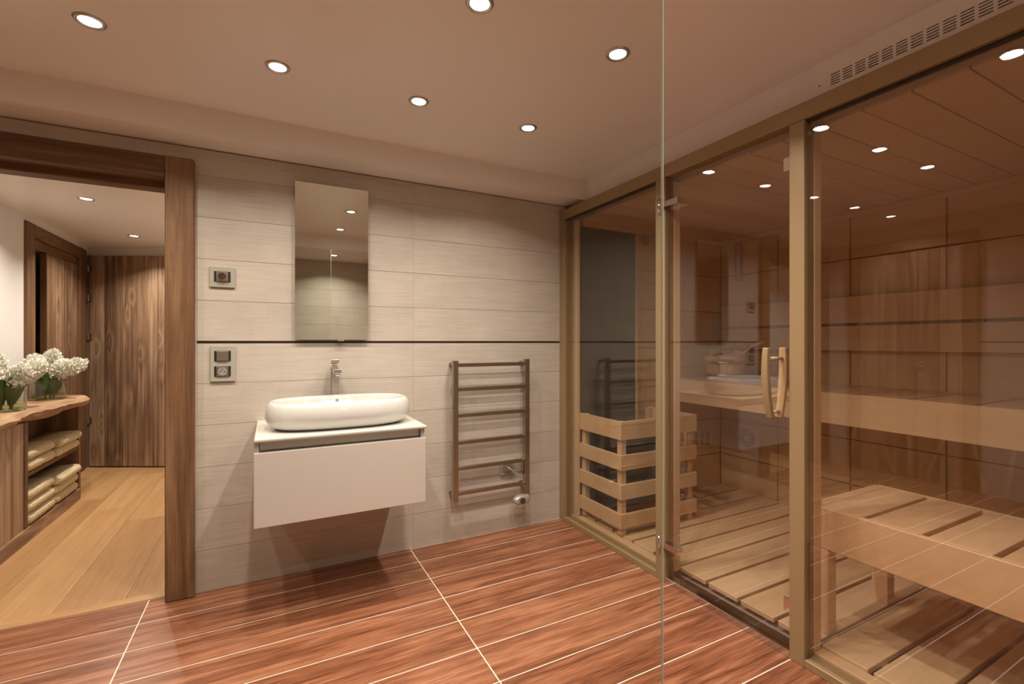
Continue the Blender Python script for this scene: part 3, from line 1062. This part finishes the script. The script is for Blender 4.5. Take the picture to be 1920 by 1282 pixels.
zed = [0.016, 0.301, 0.586, 0.871, 1.156, 1.440, 1.722, SZ1]
yed = [SY0 + 0.001, 0.205, 0.678, 1.150, 1.622, 2.096, SYL - 0.001]
w_ = wall_sauna_back = struct(bx('wall_sauna_back', (SXB + 0.012, SXB + 0.10), (SY0 - 0.1, 2.70), (-0.05, 2.084), 'backing'))
panel_grid(w_, SXB, 'Y', yed, zed, 0.0118, 'panel_Y')
xed = [1.815, 2.305, 2.780, SXB - 0.001]
w_ = wall_sauna_left = struct(bx('wall_sauna_left', (1.81, SXB + 0.012), (SYL + 0.012, 2.661), (-0.05, 2.084), 'backing'))
panel_grid(w_, SYL, 'X', xed, zed, 0.0118, 'panel_X')
w_ = struct(bx('wall_sauna_end', (1.81, SXB + 0.012), (SY0 - 0.1, SY0 - 0.012), (-0.05, 2.084), 'backing'))
panel_grid(w_, SY0, 'X', xed, zed, -0.0118, 'panel_X')
# ceiling boards
w_ = struct(bx('ceiling_sauna', (1.847, SXB + 0.012), (SY0 - 0.012, SYL + 0.012), (SZ1 + 0.014, SZ1 + 0.06), 'backing'))
ys = SYL - 0.02
k = 0
edges = []
yy = 0.457 - 0.142 * 3
while yy < SYL:
    edges.append(yy)
    yy += 0.142
edges = [SY0 + 0.001] + edges + [SYL - 0.001]
for a, b in zip(edges, edges[1:]):
    if b - a > 0.015:
        bx('board', (1.847, SXB - 0.001), (a + 0.0022, b - 0.0022), (SZ1, SZ1 + 0.0138), 'panel_X', w_, 0.0012)
# cornice strips
bx('cornice', (SXB - 0.022, SXB - 0.0005), (SY0 + 0.002, SYL - 0.002), (SZ1 - 0.030, SZ1 - 0.0005), 'panel_Y', w_, 0.002)
bx('cornice', (1.87, SXB - 0.023), (SYL - 0.022, SYL - 0.0005), (SZ1 - 0.030, SZ1 - 0.0005), 'panel_X', w_, 0.002)
# duckboard floor
w_ = struct(bx('floor_sauna', (1.80, SXB + 0.012), (SY0 - 0.012, SYL + 0.012), (-0.05, 0.006), 'screed'))
for xx in (1.98, 2.55, 3.1):
    bx('bearer', (xx - 0.02, xx + 0.02), (SY0 + 0.01, SYL - 0.01), (0.006, 0.028), 'sauna_Y', w_)
yy = 1.381 - 0.172 * 8
while yy < SYL - 0.02:
    a, b = max(yy + 0.009, SY0 + 0.002), min(yy + 0.172 - 0.009, SYL - 0.002)
    if b - a > 0.02:
        bx('slat', (1.862, SXB - 0.004), (a, b), (0.028, SZ0), 'slat', w_, 0.002)
    yy += 0.172
bx('shim', (SXB - 0.02, SXB - 0.004), (SY0, SYL), (0.006, 0.012), 'backing', w_)

# backrest on the back wall
t = thing('backrest', 'pair of long horizontal timber backrest boards on the sauna wall', 'backrest', (3.22, 1.3, 1.146))
for z0, z1 in ((1.146, 1.301), (1.318, 1.484)):
    bx('board', (3.205, 3.228), (SY0 + 0.05, 2.53), (z0, z1), 'sauna_Y', t, 0.003)
for yy in (0.34, 1.02, 1.55, 2.42):
    bx('spacer', (3.2285, SXB - 0.0005), (yy - 0.022, yy + 0.022), (1.16, 1.47), 'sauna_Z', t)

# upper bench
t = thing('upper_bench', 'long upper sauna bench of pale slats with deep timber fascia', 'bench', (2.95, 1.3, 0.765))
bx('fascia', (2.650, 2.674), (SY0 + 0.012, SYL - 0.004), (0.764, 0.930), 'sauna_Y', t, 0.003)
bx('wall_rail', (3.215, SXB - 0.0015), (SY0 + 0.012, SYL - 0.004), (0.83, 0.905), 'sauna_Y', t)
for yy in (0.25, 1.0, 1.8, 2.5):
    bx('bearer', (2.675, 3.214), (yy - 0.02, yy + 0.02), (0.84, 0.904), 'sauna_X', t)
yy = 1.319 - 0.232 * 6
while yy < SYL - 0.03:
    a, b = max(yy + 0.008, SY0 + 0.012), min(yy + 0.232 - 0.008, SYL - 0.004)
    if b - a > 0.03:
        bx('slat', (2.6745, SXB - 0.003), (a, b), (0.905, 0.929), 'sauna_X', t, 0.002)
    yy += 0.232

# lower bench
t = thing('lower_bench', 'low pale sauna bench on square legs in front of the upper bench', 'bench', (2.2, 0.6, SZ0))
bx('fascia', (1.930, 1.954), (SY0 + 0.03, 1.072), (0.387, 0.550), 'sauna_Y', t, 0.003)
bx('fascia', (2.446, 2.468), (SY0 + 0.03, 1.112), (0.387, 0.550), 'sauna_Y', t, 0.003)
bx('end_rail', (1.930, 2.4455), (1.074, 1.122), (0.387, 0.550), 'sauna_X', t, 0.003)
for xx in (1.932, 2.385):
    for ya in (1.043, 0.10):
        bx('leg', (xx + 0.024, xx + 0.084) if ya < 1 else (xx, xx + 0.058), (ya, ya + 0.060), (SZ0, 0.386), 'sauna_Z', t, 0.002)
yy = 0.923
e = [1.073]
while yy > 0.05:
    e.append(yy)
    yy -= 0.1745
e.append(0.035)
for b, a in zip(e, e[1:]):
    if b - a > 0.03:
        bx('slat', (1.9545, 2.4455), (a + 0.010, b - (0.010 if b < 1.07 else 0.001)), (0.528, 0.5495), 'sauna_X', t, 0.002)
bx('bearer', (2.18, 2.22), (0.05, 1.07), (0.48, 0.5275), 'sauna_Y', t)

# ------------------------------------------------------------------ heater and guard
t = thing('slate_panel', 'dark slate-grey heat shield panel on the sauna wall behind the heater', 'panel', (2.08, 2.56, 0.06))
bx('board', (1.838, 2.330), (2.560, SYL - 0.0005), (0.062, 1.972), 'slate', t, 0.002)
bx('edge_trim', (2.3305, 2.352), (2.552, SYL - 0.0005), (0.062, 1.972), 'sauna_Z', t, 0.002)

t = thing('sauna_heater', 'dark steel sauna heater filled with grey stones behind the slatted guard', 'heater', (2.13, 2.36, SZ0))
mb = MB()
X0, X1, Y0, Y1 = 1.93, 2.36, 2.23, 2.53
mb.box((X0, X1), (Y0, Y0 + 0.012), (0.22, 0.60)).box((X0, X1), (Y1 - 0.012, Y1), (0.22, 0.64)).box((X0, X0 + 0.012), (Y0, Y1), (0.22, 0.60)).box((X1 - 0.012, X1), (Y0, Y1), (0.22, 0.60))
mb.box((X0, X1), (Y0, Y1), (0.20, 0.22))
mb.build('casing', 'heater', t)
for a in (X0 + 0.03, X1 - 0.03):
    for b in (Y0 + 0.03, Y1 - 0.03):
        bx('foot', (a - 0.015, a + 0.015), (b - 0.015, b + 0.015), (SZ0, 0.20), 'heater', t)
bx('control_box', (2.10, 2.30), (Y0 - 0.03, Y0 - 0.0005), (0.235, 0.33), 'steel', t, 0.004)
for a in (2.15, 2.25):
    ydisc(a, 0.283, 0.021, Y0 - 0.05, Y0 - 0.0305).build('knob', 'silver_plastic', t, None, True)
rr = random.Random(11)
for i in range(7):
    for j in range(5):
        c = Vector((X0 + 0.045 + i * 0.056, Y0 + 0.045 + j * 0.052, 0.595 + rr.uniform(-0.012, 0.02)))
        mb = MB()
        lp = []
        rx, ry, rz = rr.uniform(.026, .034), rr.uniform(.024, .031), rr.uniform(.020, .030)
        for a in range(5):
            ph = -PI / 2 + PI * (a + 0.5) / 5
            lp.append([c + Vector((rx * math.cos(ph) * math.cos(q * PI / 4) * rr.uniform(.85, 1.1), ry * math.cos(ph) * math.sin(q * PI / 4) * rr.uniform(.85, 1.1), rz * math.sin(ph))) for q in range(8)])
        mb.loft(lp)
        mb.build('stone', 'stone', t, c)
bx('stone_bed', (X0 + 0.013, X1 - 0.013), (Y0 + 0.013, Y1 - 0.013), (0.50, 0.575), 'stone', t)

t = thing('heater_guard', 'pale slatted timber guard rail around the sauna heater', 'guard', (2.13, 2.3, SZ0))
GX0, GX1, GY0 = 1.828, 2.462, 2.130
for z0, z1 in ((0.620, 0.729), (0.440, 0.530), (0.266, 0.356), (0.096, 0.182)):
    bx('slat', (GX0, GX0 + 0.018), (GY0 + 0.0185, SYL - 0.018), (z0, z1), 'sauna_Y', t, 0.002)
    bx('slat', (GX0, GX1), (GY0, GY0 + 0.018), (z0, z1), 'sauna_X', t, 0.002)
    bx('slat', (GX1 - 0.018, GX1), (GY0 + 0.0185, SYL - 0.018), (z0, z1), 'sauna_Y', t, 0.002)
for xx, yy in ((GX0 + 0.019, GY0 + 0.019), (GX1 - 0.057, GY0 + 0.019), (GX0 + 0.019, 2.505), (GX1 - 0.057, 2.505)):
    bx('post', (xx, xx + 0.038), (yy, yy + 0.038), (SZ0, 0.725), 'sauna_Z', t, 0.002)

# ------------------------------------------------------------------ small sauna things
t = thing('wall_sensor', 'small round grey sensor cap high on the sauna wall above the heater', 'sensor', (2.43, SYL, 1.93))
ydisc(2.432, 1.938, 0.034, SYL - 0.020, SYL - 0.0005, 28).build('cap', 'sensor', t, None, True, 0.004)

for o in (wall_sauna_left, panel_at(wall_sauna_left, (3.03, SYL, 0.44))):
    cut(o, MB().box((2.925, 3.135), (SYL - 0.05, SYL + 0.070), (0.384, 0.500)))
t = thing('vent_grille', 'rectangular sauna vent grille with three columns of slots beside the guard', 'vent', (3.03, SYL, 0.44))
mb = MB()
vx0, vx1, vz0, vz1 = 2.91, 3.15, 0.372, 0.512
cols = [vx0 + 0.03 + i * 0.063 for i in range(3)]
mb.box((vx0, cols[0]), (SYL - 0.010, SYL - 0.0003), (vz0, vz1))
for i, c in enumerate(cols):
    nx = cols[i + 1] if i < 2 else vx1
    mb.box((c + 0.044, nx), (SYL - 0.010, SYL - 0.0003), (vz0, vz1))
    for j in range(9):
        mb.box((c, c + 0.044), (SYL - 0.010, SYL - 0.0003), (vz0 + 0.014 * j + (0 if j == 0 else 0.003), vz0 + 0.014 * j + 0.011))
    mb.box((c, c + 0.044), (SYL - 0.010, SYL - 0.0003), (vz0 + 0.126, vz1))
mb.build('louvre', 'vent_white', t)

for o in (wall_sauna_back, panel_at(wall_sauna_back, (SXB, 2.335, 0.44))):
    cut(o, MB().box((SXB - 0.05, SXB + 0.085), (2.255, 2.415), (0.382, 0.542)))
t = thing('round_vent', 'square sauna vent plate with a round pattern of slots under the bench', 'vent', (SXB, 2.335, 0.467))
vy, vz, hs = 2.335, 0.462, 0.105
mb = MB()
R = 0.072
mb.box((SXB - 0.012, SXB - 0.0003), (vy - hs, vy - R), (vz - hs, vz + hs)).box((SXB - 0.012, SXB - 0.0003), (vy + R, vy + hs), (vz - hs, vz + hs))
mb.box((SXB - 0.012, SXB - 0.0003), (vy - R, vy + R), (vz - hs, vz - R)).box((SXB - 0.012, SXB - 0.0003), (vy - R, vy + R), (vz + R, vz + hs))
nb = 10
for j in range(nb):
    za = vz - R + 2 * R * j / nb
    zb = za + 2 * R / nb
    zm = za + R / nb
    hw = math.sqrt(max(0.0, R * R - (zm - vz) ** 2)) * 0.96
    # solid bar below each slot, and the two corners outside the circle beside it
    mb.box((SXB - 0.012, SXB - 0.0003), (vy - R, vy + R), (za, za + (zb - za) * 0.52))
    mb.box((SXB - 0.012, SXB - 0.0003), (vy - R, vy - hw), (za + (zb - za) * 0.52, zb)).box((SXB - 0.012, SXB - 0.0003), (vy + hw, vy + R), (za + (zb - za) * 0.52, zb))
mb.box((SXB - 0.0125, SXB - 0.0003), (vy - 0.022, vy + 0.022), (vz - 0.022, vz + 0.022))
mb.build('louvre', 'vent_white', t)

t = thing('thermometer', 'tall narrow reddish sauna thermometer board in the sauna corner', 'thermometer', (SXB, 2.404, 1.82))
bx('board', (SXB - 0.014, SXB - 0.0005), (2.372, 2.436), (1.680, 1.965), 'thermo', t, 0.003)
bx('scale', (SXB - 0.0155, SXB - 0.0142), (2.393, 2.415), (1.70, 1.945), 'paper', t)
for i in range(10):
    bx('tick', (SXB - 0.0165, SXB - 0.0156), (2.395, 2.405 + 0.005 * (i % 2)), (1.712 + i * 0.024, 1.715 + i * 0.024), 'black', t)

# bucket and ladle
BX_, BY_, BZ_ = 2.93, 2.285, 0.9295
t = thing('water_bucket', 'small pale wooden sauna bucket with rope handle on the upper bench', 'bucket', (BX_, BY_, BZ_))
ns = 16
for i in range(ns):
    a0, a1 = 2 * PI * i / ns + 0.006, 2 * PI * (i + 1) / ns - 0.006
    mb = MB()
    lps = []
    ear = 0.045 if i in (3, 11) else 0.0
    for z, ro in ((0.0, 0.120), (0.085, 0.127), (0.170 + ear, 0.134)):
        ri = ro - 0.014
        lps.append([(BX_ + r * math.cos(a), BY_ + r * math.sin(a), BZ_ + z) for r, a in ((ro, a0), (ro, (a0 + a1) / 2), (ro, a1), (ri, a1), (ri, a0))])
    mb.loft(lps)
    am = (a0 + a1) / 2
    mb.build('stave', 'sauna_Z', t, (BX_ + 0.12 * math.cos(am), BY_ + 0.12 * math.sin(am), BZ_ + 0.085))
for z in (0.035, 0.125):
    r = 0.1235 + 0.014 * z / 0.17
    MB().lathe((BX_, BY_, BZ_ + z), [(r - 0.001, -0.008), (r + 0.0025, -0.008), (r + 0.0035, 0.008), (r, 0.008), (r - 0.001, -0.008)], 40, False, False).build('hoop', 'steel', t, None, True)
MB().lathe((BX_, BY_, BZ_), [(0.106, 0.006), (0.107, 0.018)], 32).build('base', 'sauna_X', t)
a = 2 * PI * 3.5 / 16
p0 = Vector((BX_ + 0.12 * math.cos(a), BY_ + 0.12 * math.sin(a), BZ_ + 0.195))
a = 2 * PI * 11.5 / 16
p1 = Vector((BX_ + 0.12 * math.cos(a), BY_ + 0.12 * math.sin(a), BZ_ + 0.195))
MB().tube([p0, p0.lerp(p1, .2) + Vector((-.03, 0, -.018)), p0.lerp(p1, .5) + Vector((-.06, 0, -.025)), p0.lerp(p1, .8) + Vector((-.03, 0, -.018)), p1], 0.006, 8).build('rope_handle', 'paper', t, None, True)
t = thing('ladle', 'pale wooden ladle leaning out of the sauna bucket', 'ladle', (BX_, BY_, BZ_ + 0.03))
la, lb_ = Vector((BX_ + 0.02, BY_ + 0.05, BZ_ + 0.075)), Vector((BX_ + 0.0, BY_ - 0.30, BZ_ + 0.285))
MB().tube([la, la.lerp(lb_, .35), la.lerp(lb_, .75) + Vector((0, 0, 0.008)), lb_ + Vector((0, 0, -.012))], [0.009, 0.008, 0.008, 0.011], 10).build('shaft', 'sauna_Y', t, None, True)
MB().lathe((BX_ + 0.02, BY_ + 0.062, BZ_ + 0.035), [(0.012, 0.0), (0.036, 0.012), (0.040, 0.05), (0.037, 0.05), (0.032, 0.014), (0.008, 0.004)], 20).build('cup', 'sauna_Z', t, None, True)

# ================================================================== SAUNA FRONT
t = thing('glazed_partition', 'bronze aluminium framed glass front of the sauna with fixed panes', 'sauna front', (XS, 1.3, 0))
FB = XS + 0.060
P = [(2.600, 2.6605), (1.706, 1.771), (1.024, 1.081), (SY0 - 0.018, SY0 + 0.045)]
for a, b in P:
    bx('post', (XS, FB), (a, b), (0.0, 2.022), 'bronze', t, 0.002)
bx('header', (XS - 0.002, 1.8445), (SY0 - 0.018, 2.6605), (2.0225, 2.085), 'bronze', t, 0.002)
for a, b in ((1.771, 2.600), (SY0 + 0.045, 1.024)):
    bx('sill', (XS, FB), (a, b), (0.0, 0.030), 'bronze', t, 0.002)
    bx('glass_pane', (GX - 0.004, GX + 0.004), (a, b), (0.0305, 2.022), 'sauna_glass', t)
    bx('dark_head_strip', (GX - 0.008, GX + 0.008), (a, b), (2.012, 2.0222), 'bronze_dark', t)  # thin near-black strip along the top of each fixed pane
    bx('inner_sill', (FB + 0.0005, 1.860), (a, b), (0.006, 0.040), 'sauna_Y', t, 0.002)
bx('threshold', (XS + 0.002, FB - 0.012), (1.082, 1.705), (0.0, 0.028), 'chrome', t, 0.001)
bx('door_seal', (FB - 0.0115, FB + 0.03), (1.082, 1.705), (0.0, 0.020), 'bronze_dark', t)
for a, b in P[1:3]:
    bx('inner_jamb', (FB + 0.0005, 1.850), (a - 0.002, b + 0.002), (0.04, 2.012), 'sauna_Z', t, 0.002)
bx('inner_jamb', (FB + 0.0005, 1.8275), (2.535, SYL - 0.0005), (0.04, 2.012), 'sauna_Z', t, 0.002)

t = thing('sauna_door', 'frameless glass sauna door with wooden bow handle and chrome hinges', 'door', (GX, 1.39, 0.03))
gl = bx('glass_panel', (GX - 0.004, GX + 0.004), (1.084, 1.703), (0.032, 2.008), 'sauna_glass', t)
for z in (1.882, 0.192):
    h = MB().box((XS - 0.016, GX - 0.0041), (1.612, 1.7045), (z - 0.014, z + 0.014)).box((XS - 0.016, XS - 0.0002), (1.7045, 1.742), (z - 0.014, z + 0.014)).build(
        'hinge', 'chrome', t, (GX - 0.02, 1.66, z))
    MB().tube([(XS - 0.0095, 1.735, z - 0.036), (XS - 0.0095, 1.735, z + 0.036)], 0.009, 12).build('pin', 'chrome', h, None, True)
    bx('catch_plate', (GX - 0.012, GX - 0.0045), (1.084, 1.111), (z - 0.026, z + 0.026), 'chrome', t, 0.001)


def bow(x_top, x_mid, x_bot, yc, w_, d_, sgn):
    mb = MB()
    lps = []
    for i in range(11):
        f = i / 10
        x = x_top * (1 - f) * (1 - 2 * f) + 4 * x_mid * f * (1 - f) + x_bot * f * (2 * f - 1)
        z = 1.178 - f * 0.277
        ww = w_ * (1.0 - 0.18 * abs(2 * f - 1))
        lps.append([(x, yc - ww / 2, z), (x, yc + ww / 2, z), (x + sgn * d_, yc + ww / 2 * 0.8, z), (x + sgn * d_, yc - ww / 2 * 0.8, z)])
    mb.loft(lps)
    return mb


HY = 1.150
hd = bow(GX - 0.048, GX - 0.052, GX - 0.022, HY, 0.034, 0.018, -1).build('outer_handle', 'bronze', t, (GX - 0.05, HY, 1.04), False, 0.004)
hi = bow(GX + 0.040, GX + 0.040, GX + 0.016, HY, 0.034, 0.018, 1).build('inner_handle', 'sauna_Z', t, (GX + 0.05, HY, 1.04), False, 0.004)
for z, xa, xb in ((1.135, 0.048, 0.040), (0.925, 0.026, 0.020)):
    MB().tube([(GX - xa, HY, z), (GX + xb, HY, z)], 0.007, 12).build('stand_off', 'sauna_X', t, None, True)

# ------------------------------------------------------------------ white vent panel above the sauna
t = thing('air_vent_panel', 'long white slotted ventilation panel above the sauna front', 'vent panel', (1.842, 0.5, 2.15))
PX0, PX1 = 1.838, 1.8445
zt0, zt1 = 2.086, 2.2545
pitch, sw = 0.0405, 0.0315
mb = MB()
ycur = 1.039
y_s = 0.983
sz0, sz1 = 2.1065, 2.1915
mb.box((PX0, PX1), (y_s, ycur), (zt0, zt1))
ncol = 24
yend = y_s - ncol * pitch
mb.box((PX0, PX1), (yend, y_s), (zt0, 2.147)).box((PX0, PX1), (yend, y_s), (2.193, zt1))
for i in range(ncol):
    a = y_s - i * pitch
    mb.box((PX0, PX1), (a - pitch, a - sw), (2.147, 2.193))
    for j in range(6):
        z0 = 2.147 + j * 0.0092 - 0.0056 + 0.0
        lo, hi_ = max(2.147, 2.147 + (j - 1) * 0.0092 + 0.0048), min(2.193, 2.147 + j * 0.0092)
        if hi_ > lo:
            mb.box((PX0, PX1), (a - sw, a), (lo, hi_))
mb.build('slotted_panel', 'white', t)
mb = MB()
mb.loft([[(xx, 1.022 + 0.003 * math.cos(k * PI / 6), 2.166 + 0.003 * math.sin(k * PI / 6)) for k in range(12)] for xx in (PX0 - 0.0008, PX0)])
mb.build('screw', 'dial', t)
sf = MB()
# hollow plenum behind the slots
sf.box((2.23, 2.25), (SY0 - 0.018, 1.046), (2.0855, ZC + 0.01)).box((1.846, 2.23), (SY0 - 0.018, 1.0395), (2.0855, 2.090))
sf.box((1.9505, 2.25), (SY0 - 0.018, 1.046), (ZC, ZC + 0.01)).box((1.9505, 2.23), (1.041, 1.046), (2.09, ZC)).box((1.846, 2.23), (SY0 - 0.018, SY0 - 0.014), (2.09, ZC))
struct(sf.build('trim_3', 'plaster_raw'))
